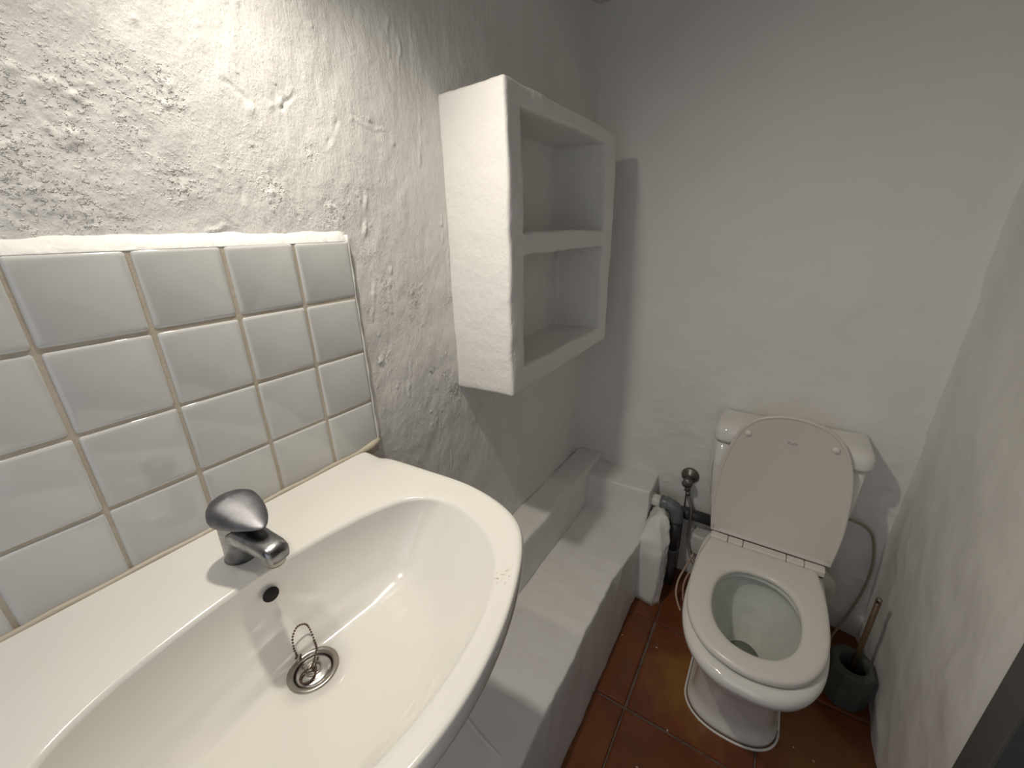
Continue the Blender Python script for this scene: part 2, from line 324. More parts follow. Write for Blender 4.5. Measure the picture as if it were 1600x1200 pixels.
tag(mesh('ceiling', *box(-.6, XR+1.4, -7.6, YB+.6, ZC, ZC+.6), m_ceil, smooth=False), kind='structure')
# floor: bed of grout with single terracotta tiles
fl = mesh('floor', *box(-.15, XR+1, -7, YB+.2, -14.3, -13.86), m_fgrout, smooth=False); tag(fl, kind='structure')
g = .06; xs_ = [3.3, 4.53, 8.01, 11.0]; yl = [-5.77, -2.32, 1.13, 4.58, 8.03, 11.48, 14.7]
yl3 = [-5.9, -2.45, 1.0, 4.45, 7.9, 11.37, 14.7]
for i in range(3):
    yy = yl3 if i == 2 else yl
    for j in range(6):
        x0, x1, y0, y1 = xs_[i]+g/2, xs_[i+1]-g/2, yy[j]+g/2, yy[j+1]-g/2
        dz = rng.uniform(-.012, .012)
        cx, cy = (x0+x1)/2, (y0+y1)/2
        tp = [(x0, y0), (x1, y0), (x1, y1), (x0, y1)]
        jit = [(rng.uniform(-.02, .02), rng.uniform(-.02, .02)) for _ in tp]
        def ring(ins, z):
            return [(p[0]+q[0]+(ins if p[0] < cx else -ins), p[1]+q[1]+(ins if p[1] < cy else -ins), z) for p, q in zip(tp, jit)]
        zt = -13.8+dz
        v, f = loft([ring(0, -13.95), ring(0, zt-.05), ring(.02, zt-.012), ring(.07, zt)], True, True, True)
        me = mesh('tile', v, f, m_terra, None, smooth=False, org=(cx, cy, -13.8))
        me.parent = fl; me.color = (1, 1, 1, {(1, 4): 1.0, (2, 4): .75, (2, 3): .6, (1, 5): .35, (0, 4): .15}.get((i, j), .2))
# doorway at the right: dark grey casing and leaf
d1 = thing('door_1', (XR, 3.0, -13.8), None, None); tag(d1, kind='structure')
o = mesh('door_frame', *merge(box(XR-.06, XR+.6, 6.98, 7.71, -13.8, ZC-.3), box(XR-.06, XR+.6, -1.3, -.55, -13.8, ZC-.3), box(XR-.06, XR+.6, -.55, 6.98, 5.4, ZC-.3)), m_door, d1, smooth=False); bevel(o, .04)
o = mesh('door_leaf', *merge(box(XR+.25, XR+.6, -.53, 6.96, -13.75, 5.38), box(XR+.19, XR+.27, .4, 6.0, -12.5, -6.5), box(XR+.19, XR+.27, .4, 6.0, -5.5, 4.2)), m_doorl, d1, smooth=False); bevel(o, .03)
dh = mesh('door_handle', *merge(tube([(XR+.3, .2, -3.8), (XR-.25, .2, -3.8)], .09), tube([(XR-.25, .1, -3.8), (XR-.25, 1.3, -3.8)], .08)), m_black, d1)

# ------------------------------------------------------------------ masonry ledge along the left wall
def lumpy(parts_v, amp, seed, freq=2.2):
    P = np.array([tuple(p) for p in parts_v])
    dx = amp*fbm(P[:, 1]*freq+P[:, 0], P[:, 2]*freq, seed, 3); dz = amp*fbm(P[:, 1]*freq, P[:, 0]*freq+P[:, 2], seed+5, 3)
    P[:, 0] += dx; P[:, 2] += dz
    return [tuple(p) for p in P]
def subbox(x0, x1, y0, y1, z0, z1, n=(4, 8, 4), warp=None):
    bm = bmesh.new(); vs = {}
    def gv(i, j, k):
        if (i, j, k) not in vs:
            vs[(i, j, k)] = bm.verts.new((x0+(x1-x0)*i/n[0], y0+(y1-y0)*j/n[1], z0+(z1-z0)*k/n[2]))
        return vs[(i, j, k)]
    A, B, Cc = n
    for i in range(A):
        for j in range(B):
            for k in (0, Cc): bm.faces.new([gv(i, j, k), gv(i+1, j, k), gv(i+1, j+1, k), gv(i, j+1, k)])
    for i in range(A):
        for k in range(Cc):
            for j in (0, B): bm.faces.new([gv(i, j, k), gv(i+1, j, k), gv(i+1, j, k+1), gv(i, j, k+1)])
    for j in range(B):
        for k in range(Cc):
            for i in (0, A): bm.faces.new([gv(i, j, k), gv(i, j+1, k), gv(i, j+1, k+1), gv(i, j, k+1)])
    bm.verts.index_update(); v = [tuple(q.co) for q in bm.verts]; f = [tuple(q.index for q in fc.verts) for fc in bm.faces]; bm.free()
    if warp: v = [warp(*p) for p in v]
    return v, f
led = thing('plaster_ledge', (1.8, 6, -13.8), 'long low white plastered masonry ledge running under the washbasin along the left wall', 'ledge')
def front_x(y):   # hand-made front edge of the top
    ks = [(-7, 3.4), (3.9, 3.38), (5.3, 3.33), (7.7, 3.28), (9.9, 3.30), (11.4, 3.46), (12.4, 3.55), (15, 3.5)]
    return float(np.interp(y, [k[0] for k in ks], [k[1] for k in ks]))
def lw(x, y, z):
    t = (z+13.9)/2.9; fx = 3.56+(front_x(y)-3.56)*t
    return (-.15+(x+.15)*(fx+.15)/3.71, y, z)
v, f = subbox(-.15, 3.56, -7, 14.8, -13.9, -11, (10, 200, 10), lw)
o = mesh('ledge_body', lumpy(lumpy(v, .022, 101, 1.4), .014, 103, 5), f, m_ledge, led); bevel(o, .06, 3)
v, f = subbox(-.15, .9, -7, 14.8, -11.1, -9.15, (5, 80, 6), lambda x, y, z: (x+.0+(.07*(z+11)/2 if x > .5 else 0), y, z))
o = mesh('back_step', lumpy(v, .03, 111, 1.3), f, m_ledge, led); bevel(o, .09, 3)
v, f = subbox(-.2, 3.45, 13.22, 14.85, -11.1, -9.5, (14, 6, 6))
o = mesh('corner_block', lumpy(v, .022, 121, 1.3), f, m_ledge, led); bevel(o, .07, 3)
v, f = tube(spline([(1.5, 4.05, -11.03), (2.3, 3.85, -11.01), (3.05, 3.72, -11.03), (3.3, 3.4, -11.05)], 16), .05, 8)
mesh('mortar_ridge', v, f, m_ledge, led)
# plaster boxing that ends the ledge beside the waste pipe
st = thing('plaster_stub', (4.1, 12.6, -13.8), 'small lumpy white plaster boxing at the end of the ledge beside the grey waste pipe', 'boxing')
prof = [(-13.82, [(3.5, 12.2), (4.2, 12.12), (4.42, 12.4), (4.0, 14.6), (3.5, 14.6)]),
        (-12.6, [(3.5, 12.15), (4.3, 12.12), (4.5, 12.45), (4.0, 14.6), (3.5, 14.6)]),
        (-11.4, [(3.45, 12.1), (4.33, 12.15), (4.48, 12.5), (4.0, 14.6), (3.5, 14.6)]),
        (-10.95, [(3.45, 12.2), (4.22, 12.3), (4.48, 12.6), (4.0, 14.6), (3.45, 14.6)]),
        (-10.5, [(3.6, 12.6), (4.1, 12.55), (4.4, 12.8), (4.0, 14.3), (3.45, 14.3)]),
        (-10.15, [(3.85, 12.85), (4.05, 12.8), (4.25, 12.95), (4.0, 13.3), (3.85, 13.3)])]
def dens(poly, n=10):
    out = []
    for a, b_ in zip(poly, poly[1:]+poly[:1]):
        for t in range(n): out.append((a[0]+(b_[0]-a[0])*t/n, a[1]+(b_[1]-a[1])*t/n))
    return out
rings = []
for (z0, p0), (z1, p1) in zip(prof[:-1], prof[1:]):
    a, b_ = dens(p0), dens(p1)
    for t in range(5): rings.append([(p[0]+(q[0]-p[0])*t/5, p[1]+(q[1]-p[1])*t/5, z0+(z1-z0)*t/5) for p, q in zip(a, b_)])
rings.append([(p[0], p[1], prof[-1][0]) for p in dens(prof[-1][1])])
v, f = loft(rings, True, True, True); v = lumpy(lumpy(v, .045, 131, 3), .035, 137, 8)
mesh('boxing', v, f, m_ledge, st)

# ------------------------------------------------------------------ wall shelf (two niches)
sh = thing('wall_shelf', (0, 9.6, -3.5), 'white hand-plastered masonry wall shelf with two open square niches, mounted on the left wall', 'shelf')
yb = [6.65, 7.25, 11.9, 12.6]; zb_ = [-3.5, -3.0, -.45, .03, 2.32, 2.65]
def fill(a, n):  # subdivided breaks
    out = []
    for p, q in zip(a[:-1], a[1:]):
        k = max(1, int(round((q-p)/n))); out += [p+(q-p)*t/k for t in range(k)]
    return out+[a[-1]]
YY = fill(yb, .155); ZZ = fill(zb_, .155); XX = fill([-.2, .0, 1.55], .155)
def solid(i, j, k):
    if i < 0 or j < 0 or k < 0 or i >= len(XX)-1 or j >= len(YY)-1 or k >= len(ZZ)-1: return False
    x = (XX[i]+XX[i+1])/2; y = (YY[j]+YY[j+1])/2; z = (ZZ[k]+ZZ[k+1])/2
    return not (x > 0 and 7.25 < y < 11.9 and (-3.0 < z < -.45 or .03 < z < 2.32))
vid = {}; vl = []; fc = []
def gv(i, j, k):
    if (i, j, k) not in vid: vid[(i, j, k)] = len(vl); vl.append((XX[i], YY[j], ZZ[k]))
    return vid[(i, j, k)]
for i in range(len(XX)-1):
    for j in range(len(YY)-1):
        for k in range(len(ZZ)-1):
            if not solid(i, j, k): continue
            if not solid(i-1, j, k): fc.append((gv(i, j, k), gv(i, j, k+1), gv(i, j+1, k+1), gv(i, j+1, k)))
            if not solid(i+1, j, k): fc.append((gv(i+1, j, k), gv(i+1, j+1, k), gv(i+1, j+1, k+1), gv(i+1, j, k+1)))
            if not solid(i, j-1, k): fc.append((gv(i, j, k), gv(i+1, j, k), gv(i+1, j, k+1), gv(i, j, k+1)))
            if not solid(i, j+1, k): fc.append((gv(i, j+1, k), gv(i, j+1, k+1), gv(i+1, j+1, k+1), gv(i+1, j+1, k)))
            if not solid(i, j, k-1): fc.append((gv(i, j, k), gv(i, j+1, k), gv(i+1, j+1, k), gv(i+1, j, k)))
            if not solid(i, j, k+1): fc.append((gv(i, j, k+1), gv(i+1, j, k+1), gv(i+1, j+1, k+1), gv(i, j+1, k+1)))
def shw(x, y, z):
    t = (x+.15)/1.7
    s_ = np.interp(y, [6.65, 12.6], [1, 0])
    zz = z+(.03+.05*t if z > 2.4 else 0)*s_-(.16-.04*t if z < -3.2 else 0)*s_
    return (x+.02*math.sin(z*1.1+1), y+(.08*(1-t)-.05*(z/3)*t*.6)*s_, zz)
v = lumpy(lumpy([shw(*p) for p in vl], .022, 141, 1.9), .010, 147, 5)
o = mesh('shelf_body', v, fc, m_shelf, sh, org=None); bevel(o, .075, 3, 50)
md = o.modifiers.new('soft', 'SMOOTH'); md.factor = .5; md.iterations = 2

# ------------------------------------------------------------------ tiled backsplash
bs = thing('tile_backsplash', (0, .5, -4.1), 'backsplash of white glazed square tiles with beige grout on the left wall above the washbasin', 'backsplash')
mesh('mortar_bed', *box(-.22, -.024, -3.02, 3.985, -4.12, -.06), m_grout, bs, smooth=False)
tys = [-3, -2, -1, 0, 1, 2, 3, 3.985]; tzs = [-.045, -1, -2, -3, -3.985]
tcache = {}
def make_tile(wd, ht):
    key = (round(wd, 2), round(ht, 2))
    if key in tcache: return tcache[key]
    n = 4; rings = []
    def rr(hw, hh, x, r):
        out = []
        for cy_, cz_, a0 in ((hw-r, hh-r, 0), (-hw+r, hh-r, 90), (-hw+r, -hh+r, 180), (hw-r, -hh+r, 270)):
            for k in range(4):
                a = math.radians(a0+30*k); out.append(((x)*S, (cy_+r*math.cos(a))*S, (cz_+r*math.sin(a))*S))
        return out
    rings = [rr(wd/2, ht/2, -.09, .03), rr(wd/2, ht/2, -.035, .03), rr(wd/2-.012, ht/2-.012, -.01, .035), rr(wd/2-.045, ht/2-.045, .0, .05)]
    v, f = loft(rings, True, True, True)
    me = bpy.data.meshes.new('tile'); me.from_pydata(v, [], f); me.update()
    bm = bmesh.new(); bm.from_mesh(me); bmesh.ops.recalc_face_normals(bm, faces=bm.faces); bm.to_mesh(me); bm.free()
    me.polygons.foreach_set('use_smooth', [True]*len(me.polygons)); me.materials.append(m_tile)
    tcache[key] = me; return me
for a, b_ in zip(tys[:-1], tys[1:]):
    for c_, e in zip(tzs[:-1], tzs[1:]):
        g = .036; wd = b_-a-g*(1 if b_ < 3.9 else .5); ht = c_-e-(g if c_ < -.5 else g/2)
        me = make_tile(wd, ht); o = bpy.data.objects.new('tile', me); COL.objects.link(o); o.parent = bs
        cy_ = (a+g/2+(b_ if b_ > 3.9 else b_-g/2))/2; cz_ = ((c_ if c_ > -.5 else c_-g/2)+e+g/2)/2
        o.location = V((rng.uniform(-.008, .004), cy_+rng.uniform(-.006, .006), cz_+rng.uniform(-.005, .005)))-ORG[bs.name]
        o.rotation_euler = (rng.uniform(-.004, .004), rng.uniform(-.008, .008), rng.uniform(-.008, .008))
# painted plaster edge over the top and down the side
n = 60; top = []
for i in range(n+1):
    y = -3.1+(4.02+3.1)*i/n; wv = .008*math.sin(i*1.3)+.008*math.sin(i*.47)
    xo = -.02+(0 if i < n else -.05)
    top.append([(-.2, y, -.10), (xo-.0, y, -.055), (xo-.004, y, -.038), (-.07, y, .03+wv*.5), (-.125, y, .105+wv), (-.2, y, .15+wv)])
v, f = loft(top, True, True, True); mesh('plaster_edge', v, f, m_shelf, bs)
side = []
for i in range(41):
    z = .06-(4.1)*i/40; wv = .012*math.sin(i*1.1)+.01*math.sin(i*.37); wd = .045+.05*i/40
    side.append([(-.2, 3.96, z), (-.012, 3.985, z), (-.03, 3.985+wd*.6+wv, z), (-.10, 3.985+wd*1.3+wv, z), (-.2, 3.985+wd*2.2+wv, z)])
v, f = loft(side, True, True, True); mesh('plaster_edge', v, f, m_wall, bs)

# ------------------------------------------------------------------ washbasin
Y0 = .9
ws = thing('washbasin', (2.2, Y0, -5.9), 'wide white oval ceramic washbasin mounted under the tiled backsplash', 'washbasin')
Oc = [(-.15, 0), (-.15, .95), (-.15, 1.9), (-.12, 2.62), (.32, 2.83), (1.4, 2.92), (2.54, 2.95), (3.49, 2.70), (4.02, 2.18), (4.46, 1.12), (4.63, 0)]
Bc = [(1.38, 0), (1.41, .5), (1.49, 1.1), (1.62, 1.65), (1.85, 2.10), (2.22, 2.33), (2.75, 2.36), (3.40, 2.12), (3.87, 1.68), (4.20, .95), (4.32, 0)]
Lc = [(1.80, 0), (1.81, .42), (1.85, .84), (1.93, 1.18), (2.06, 1.42), (2.28, 1.55), (2.58, 1.52), (2.98, 1.32), (3.28, 1.0), (3.52, .55), (3.58, 0)]
def halfcurve(cs, n=48):
    pts = spline([(cs[1][0], -cs[1][1], 0)]+[(a, b_, 0) for a, b_ in cs]+[(cs[-2][0], -cs[-2][1], 0)], (len(cs)+1)*8)
    pts = pts[8:-8]
    h = [(p.x, p.y) for p in pts]; h[0] = (h[0][0], 0); h[-1] = (h[-1][0], 0)
    return h+[(x, -y) for x, y in h[-2:0:-1]]
O_, B_, L_ = halfcurve(Oc), halfcurve(Bc), halfcurve(Lc); nn = len(O_)
DC = (2.1, 0)
D_ = []
for k in range(nn):
    a = math.atan2(L_[k][1], L_[k][0]-2.3); D_.append((DC[0]+.27*math.cos(a), DC[1]+.27*math.sin(a)))
def mix(A, Bq, t): return [(p[0]+(q[0]-p[0])*t, p[1]+(q[1]-p[1])*t) for p, q in zip(A, Bq)]
def lift(x): return .10*math.exp(-((x+.15)/.26)**2)-.035*math.exp(-((x-.36)/.16)**2)
def ringz(c_, z, up=False): return [(p[0], Y0+p[1], z+(lift(p[0]) if up else 0)) for p in c_]
rings = [ringz(D_, -5.40), ringz(D_, -5.262)]
for t, z in ((.25, -5.250), (.5, -5.225), (.75, -5.185), (1, -5.11)): rings.append(ringz(mix(D_, L_, t), z))
for t, z in ((.10, -5.06), (.22, -4.97), (.38, -4.81), (.55, -4.62), (.72, -4.42), (.85, -4.25), (.93, -4.135), (.975, -4.07), (1.0, -4.035)): 
    pts = []
    for p, q in zip(L_, B_):                          # the rear wall of the bowl is steeper than its sides
        wg = max(0, min(1, (2.4-q[0])/.8)); tt = 1-(1-t)**(1+1.4*wg); pts.append((p[0]+(q[0]-p[0])*tt, p[1]+(q[1]-p[1])*tt))
    rings.append(ringz(pts, z))
for t, z, u in ((.04, -4.012, 1), (.10, -4.0, 1), (.3, -3.995, 1), (.5, -3.99, 1), (.7, -3.985, 1), (.82, -3.98, 1), (.90, -3.985, 1), (.945, -4.0, 1), (.975, -4.03, 1), (.993, -4.07, 1), (1.0, -4.12, 0), (.995, -4.17, 0), (.97, -4.23, 0), (.90, -4.29, 0), (.75, -4.35, 0), (.45, -4.42, 0), (.1, -4.7, 0)):
    rings.append(ringz(mix(B_, O_, t), z, u))
for t, z in ((.75, -5.15), (.3, -5.42), (0, -5.55)): rings.append(ringz(mix(L_, B_, t), z))
rings.append(ringz(mix(D_, L_, .2), -5.62)); rings.append(ringz(D_, -5.9))
v, f = loft(rings, True, False, True)
mesh('basin', v, f, m_basin, ws)
# overflow hole
c0 = Vector((1.475, Y0, -4.30)); nrm = Vector((.96, 0, .27)).normalized(); ta = Vector((0, 1, 0)); tb = nrm.cross(ta)
def disc(c, n_, a_, b_, ra, rb, seg=28): return [c+a_*ra*math.cos(2*math.pi*k/seg)+b_*rb*math.sin(2*math.pi*k/seg) for k in range(seg)]
c0 = Vector((1.455, Y0, -4.335))
v, f = loft([disc(c0+nrm*-.03, nrm, ta, tb, .125, .115), disc(c0+nrm*.008, nrm, ta, tb, .118, .108), disc(c0+nrm*.012, nrm, ta, tb, .10, .09)], True, True, False)
v, f = loft([disc(c0+nrm*.0, nrm, ta, tb, .103, .093), disc(c0+nrm*.010, nrm, ta, tb, .101, .091)], True, True, True)
mesh('overflow_hole', v, f, m_dark, ws)  # dark disc paints the shade inside the hole; the basin is not cut
dx, dy, dz = DC[0], Y0, -5.245
v, f = lathe((dx, dy, dz), [(.20, -.2), (.225, -.10), (.235, -.035), (.245, -.008), (.265, .004), (.295, .004), (.315, -.006), (.318, -.03), (.30, -.08), (.27, -.2)], 48)
f = [q for q in f if len(q) == 4]
mesh('drain_flange', v, f, m_steel, ws)
v, f = tube([(DC[0], Y0, -5.5), (DC[0], Y0, -7.4), (1.7, Y0, -7.8), (1.2, Y0, -7.7), (.9, Y0, -7.2), (.3, Y0, -7.1), (-.1, Y0, -7.1)], .16, 16)
mesh('waste_trap', v, f, m_pvcw, ws)
path = [(.01, y, -3.925+.008*math.sin(y*7)) for y in np.arange(-3.0, 3.6, .1)]
v, f = tube(path+[(-.0, 3.8, -3.92), (-.06, 3.97, -3.90), (-.12, 4.08, -3.93)], [.042]*len(path)+[.075, .09, .06], 10)
tag(mesh('sealant_bead', v, f, m_seal, ws), 'yellowed sealant bead')

# plug with its ball chain, lying in the drain
pl = thing('drain_plug', (dx, dy, dz-.04), 'round chromed plug with brown ball chain sitting in the washbasin drain', 'plug')
v, f = lathe((dx, dy, dz-.045), [(.0001, .035), (.03, .036), (.10, .036), (.115, .030), (.16, .024), (.205, .018), (.224, .0), (.222, -.04), (.0001, -.04)], 40)
mesh('plug_disc', v, f, m_plug, pl)
v, f = lathe((dx, dy, dz-.045), [(.085, .03), (.083, .05), (.095, .055), (.107, .05), (.105, .03)], 32); mesh('plug_ring', v, f, m_steel, pl)
v, f = tube([(dx+.03*math.cos(a), dy, dz+.02+.035*math.sin(a)) for a in np.linspace(0, 2*math.pi, 13)], .008, 6); mesh('plug_eye', v, f, m_chain, pl)
def chain(pts, n):
    P_ = spline(pts, n); parts = []
    for k, p in enumerate(P_):
        parts.append(lathe(p, [(.0001, -.015), (.011, -.010), (.0155, 0), (.011, .010), (.0001, .015)], 7))
    return merge(*parts)
# pixel-traced loops turned into the plane of the bowl's rear slope
ch = merge(chain([(dx, dy, dz+.05), (dx-.08, dy+.08, dz+.04), (dx-.17, dy+.17, dz+.05), (dx-.27, dy+.21, dz+.07), (dx-.33, dy+.22, dz+.22), (dx-.37, dy+.20, dz+.34),
                  (dx-.38, dy+.10, dz+.40), (dx-.35, dy+.0, dz+.34), (dx-.31, dy-.04, dz+.20), (dx-.28, dy-.04, dz+.07), (dx-.31, dy-.07, dz+.03), (dx-.34, dy-.03, dz+.06), (dx-.30, dy+.01, dz+.04), (dx-.24, dy-.03, dz+.02)], 50),
           chain([(dx, dy, dz+.03), (dx-.05, dy-.10, dz+.01), (dx-.02, dy-.17, dz+.0), (dx+.06, dy-.19, dz+.0), (dx+.12, dy-.13, dz+.0), (dx+.10, dy-.04, dz+.01), (dx+.04, dy+.02, dz+.03)], 24))
mesh('ball_chain', *ch, m_chain, pl)

# ------------------------------------------------------------------ mixer tap
tp = thing('mixer_tap', (.80, .88, -3.97), 'worn chrome single-lever mixer tap standing on the washbasin deck', 'tap')
bx_ = [(.82, .93), (.84, .93), (.88, .93), (.93, .93), (.98, .935), (1.0, .935)]
bz = [-4.0, -3.93, -3.72, -3.50, -3.34, -3.27]; br = [.215, .20, .205, .215, .225, .22]
rings = [[(c_[0]+r*math.cos(a)*1.02, c_[1]+r*math.sin(a), z) for a in np.linspace(0, 2*math.pi, 33)[:-1]] for c_, z, r in zip(bx_, bz, br)]
v, f = loft(rings, True, True, True); mesh('tap_body', v, f, m_chrome, tp)
def rrect(c, ax, ay, hw, hh, r=.6, n=24):
    out = []
    for k in range(n):
        a = 2*math.pi*k/n; cc, s_ = math.cos(a), math.sin(a); e = 2/3.2
        out.append(c+ax*hw*math.copysign(abs(cc)**e, cc)+ay*hh*math.copysign(abs(s_)**e, s_))
    return out
sp = [((.92, .915, -3.52), .19, .16), ((1.2, .93, -3.50), .175, .135), ((1.5, .945, -3.50), .16, .115), ((1.74, .96, -3.51), .155, .11), ((1.83, .965, -3.535), .145, .10), ((1.88, .967, -3.56), .11, .06)]
rings = [rrect(Vector(c_), Vector((-.06, 1, 0)), Vector((.12, 0, 1)), hw, hh) for c_, hw, hh in sp]
v, f = loft(rings, True, True, True); mesh('spout', v, f, m_chrome, tp)
v, f = lathe((1.72, .96, -3.70), [(.09, -.01), (.115, -.01), (.12, .02), (.12, .12)], 24); mesh('aerator', v, f, m_steel, tp)
# lever: oval cap that reaches forward over the spout
hr = []
for t, sc in ((0, .90), (.12, .98), (.3, 1.02), (.5, 1.0), (.66, .95), (.80, .86), (.90, .72), (.96, .55), (1.0, .35), (1.02, .12)):
    ring = []
    for k in range(48):
        a = 2*math.pi*k/48; c_, s_ = math.cos(a), math.sin(a)
        fx = .29*c_ if c_ < 0 else .62*c_
        wy = .30*(1-.42*max(0, c_)**1.6)
        x = 1.0+fx*sc; y = .935+.03*max(0, c_)+s_*wy*sc
        q = max(0, fx*sc)/.60; thick = .31*(1-.78*q)
        z = -3.31+.05*q+t*thick
        ring.append((x, y, z))
    hr.append(ring)
v, f = loft(hr, True, True, True); mesh('lever_handle', v, f, m_lever, tp)

# ------------------------------------------------------------------ toilet
CX = 7.25
to = thing('toilet', (CX, 10.8, -13.8), 'white close-coupled ceramic toilet with raised lid against the back wall', 'toilet')
# outside skin, from floor to rim, then the inside of the bowl
sk = [(-13.8, 1.22, 8.80, 13.2), (-13.62, 1.22, 8.80, 13.2), (-13.56, 1.15, 8.88, 13.15), (-13.2, 1.10, 8.92, 13.1), (-12.4, 1.06, 8.86, 13.1), (-11.7, 1.10, 8.66, 13.1), (-11.2, 1.20, 8.35, 13.1),
      (-10.85, 1.34, 7.98, 13.1), (-10.55, 1.50, 7.66, 13.1), (-10.35, 1.62, 7.46, 13.1), (-10.18, 1.70, 7.34, 13.1), (-10.02, 1.725, 7.30, 13.1), (-9.90, 1.70, 7.34, 13.1), (-9.84, 1.62, 7.42, 13.05), (-9.82, 1.5, 7.55, 12.9)]
rings = []
for z, hx, y0, y1 in sk:
    t = max(0, min(1, (z+11.7)/1.6))
    rings.append(sup(CX, y0, y1, hx, 2.35+.15*t, 5, z, 72, split=9.75+.15*t))
def hole(z, hx, y0, y1, e=2.2): return sup(7.27, y0, y1, hx, e, e, z, 72, split=9.5*1.0)
v, f = loft(rings, True, True, False)
mesh('bowl', v, f, m_porc, to)
inn = [(-9.82, 1.5, 7.55, 12.9)]
ir = [sup(CX, 7.55, 12.9, 1.5, 2.5, 5, -9.82, 72, split=9.9), hole(-9.82, 1.2, 7.98, 11.15), hole(-9.9, 1.14, 8.02, 11.1), hole(-10.0, 1.16, 8.0, 11.15), hole(-10.12, 1.24, 7.92, 11.3), hole(-10.35, 1.24, 7.95, 11.35),
      hole(-10.8, 1.12, 8.1, 11.25), hole(-11.2, .95, 8.35, 11.1), hole(-11.6, .76, 8.65, 10.9), hole(-11.95, .58, 8.95, 10.65), hole(-12.3, .42, 9.1, 10.3), hole(-12.8, .3, 9.2, 9.9)]
v, f = loft(ir, True, False, True); mesh('bowl_interior', v, f, m_bowl_in, to)
v, f = loft([hole(-12.02, .54, 9.02, 10.6), hole(-11.98, .56, 8.98, 10.63)], True, True, True); mesh('water', v, f, m_water, to)
# seat ring
seat_o = [(5.78, 12.0), (5.64, 11.2), (5.58, 10.3), (5.60, 9.4), (5.74, 8.7), (6.06, 8.1), (6.55, 7.72), (7.25, 7.56)]
so = seat_o+[(2*CX-x, y) for x, y in seat_o[-2::-1]]
def outline(pts, n=96):
    P_ = spline([(a, b_, 0) for a, b_ in pts], n); return [(p.x, p.y) for p in P_]
ring_o = outline(so, 83)            # open at the rear: closed by the straight rear edge
rear = [(so[-1][0]+(so[0][0]-so[-1][0])*t/12, 12.0) for t in range(1, 12)]
so_ = ring_o+rear; N_ = len(so_)
def inset(pts, d):
    out = []; n = len(pts); c_ = np.mean(np.array(pts), 0)
    for i in range(n):
        a = np.array(pts[i-1]); b_ = np.array(pts[(i+1) % n]); t = b_-a; t = t/(np.linalg.norm(t)+1e-9); nv = np.array([-t[1], t[0]])
        if np.dot(nv, c_-np.array(pts[i])) < 0: nv = -nv
        out.append(tuple(np.array(pts[i])+nv*d))
    return out
def holering(hx, hy, z, cy=9.58):
    out = []
    for p in so_:
        a = math.atan2((p[1]-9.75)/2.2, (p[0]-CX)/1.65); c_, s_ = math.cos(a), math.sin(a); e = 2/2.25
        wx = hx*(1+.03*s_)
        out.append((7.27+wx*math.copysign(abs(c_)**e, c_), cy+hy*math.copysign(abs(s_)**e, s_), z))
    return out
zt = -9.58
def at(pts, z): return [(p[0], p[1], z) for p in pts]
def inset2(pts, d): return [(CX+(p[0]-CX)*(1-d/1.66), 9.8+(p[1]-9.8)*(1-d/2.2)) for p in pts]
def blend(a, b_, t): return [(p[0]+(q[0]-p[0])*t, p[1]+(q[1]-p[1])*t, p[2]+(q[2]-p[2])*t) for p, q in zip(a, b_)]
rs = [at(inset2(so_, .05), zt-.20), at(so_, zt-.17), at(so_, zt-.08), at(inset2(so_, .03), zt-.03), at(inset2(so_, .08), zt-.008), at(inset2(so_, .14), zt), blend(at(inset2(so_, .14), zt), holering(1.22, 1.62, zt), .33), blend(at(inset2(so_, .14), zt), holering(1.22, 1.62, zt), .66),
      holering(1.22, 1.62, zt), holering(1.13, 1.52, zt-.01), holering(1.07, 1.46, zt-.04), holering(1.04, 1.43, zt-.09), holering(1.05, 1.44, zt-.16), holering(1.09, 1.48, zt-.20), at(inset2(so_, .05), zt-.20)]
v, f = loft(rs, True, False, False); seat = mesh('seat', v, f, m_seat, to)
# hinge pieces
xb = [5.78, 6.30, 6.74, 7.92, 8.38, 8.90]
for i, (a, b_) in enumerate(zip(xb[:-1], xb[1:])):
    gp = .004 if i != 1 else .009
    v, f = merge(box(a+gp, b_-gp, 11.97, 12.24, -9.75, -9.53)); o = mesh('hinge', v, f, m_seat, to, smooth=False); bevel(o, .035, 3)
v, f = box(5.80, 8.88, 12.0, 12.22, -9.80, -9.60); mesh('hinge_shadow_gap', v, f, m_gap, to, smooth=False)  # dark block painting the shade in the gaps between hinge pieces
# raised lid
lidp = [(5.74, -9.56), (5.66, -8.9), (5.62, -8.3), (5.66, -7.5), (5.74, -6.9), (5.86, -6.4), (6.06, -5.88), (6.42, -5.47), (6.92, -5.27), (7.38, -5.22), (7.84, -5.28), (8.33, -5.47), (8.70, -5.86), (8.92, -6.38), (9.04, -6.9), (9.10, -7.5), (9.13, -8.3), (9.10, -8.9), (9.03, -9.56)]
lo = [(p.x, p.y) for p in spline([(a, b_, 0) for a, b_ in lidp], 90)]+[(9.03+(5.74-9.03)*t/10, -9.56) for t in range(1, 10)]
def lidat(pts, dep): return [(x, 12.27+.115*(z+9.6)+dep, z) for x, z in pts]
rs = [lidat(inset(lo, .06), .16), lidat(inset(lo, .015), .13), lidat(lo, .08), lidat(lo, .03), lidat(inset(lo, .025), .0), lidat(inset(lo, .055), .0), lidat(inset(lo, .09), .035), lidat(inset(lo, .13), .05)]
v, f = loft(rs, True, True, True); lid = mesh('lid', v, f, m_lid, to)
for x, z in ((6.27, -5.97), (8.45, -5.95)):
    y = 12.27+.115*(z+9.6)+.05
    v, f = lathe((x, y, z), [(.10, .01), (.10, -.03), (.085, -.065), (.05, -.085), (.0001, -.09)], 20, 'y'); mesh('rubber_bumper', v, f, m_seat, lid)
cu = bpy.data.curves.new('maker_print', 'FONT'); cu.body = 'Roca'; cu.size = .012; cu.extrude = .00005; cu.align_x = 'CENTER'; cu.align_y = 'CENTER'
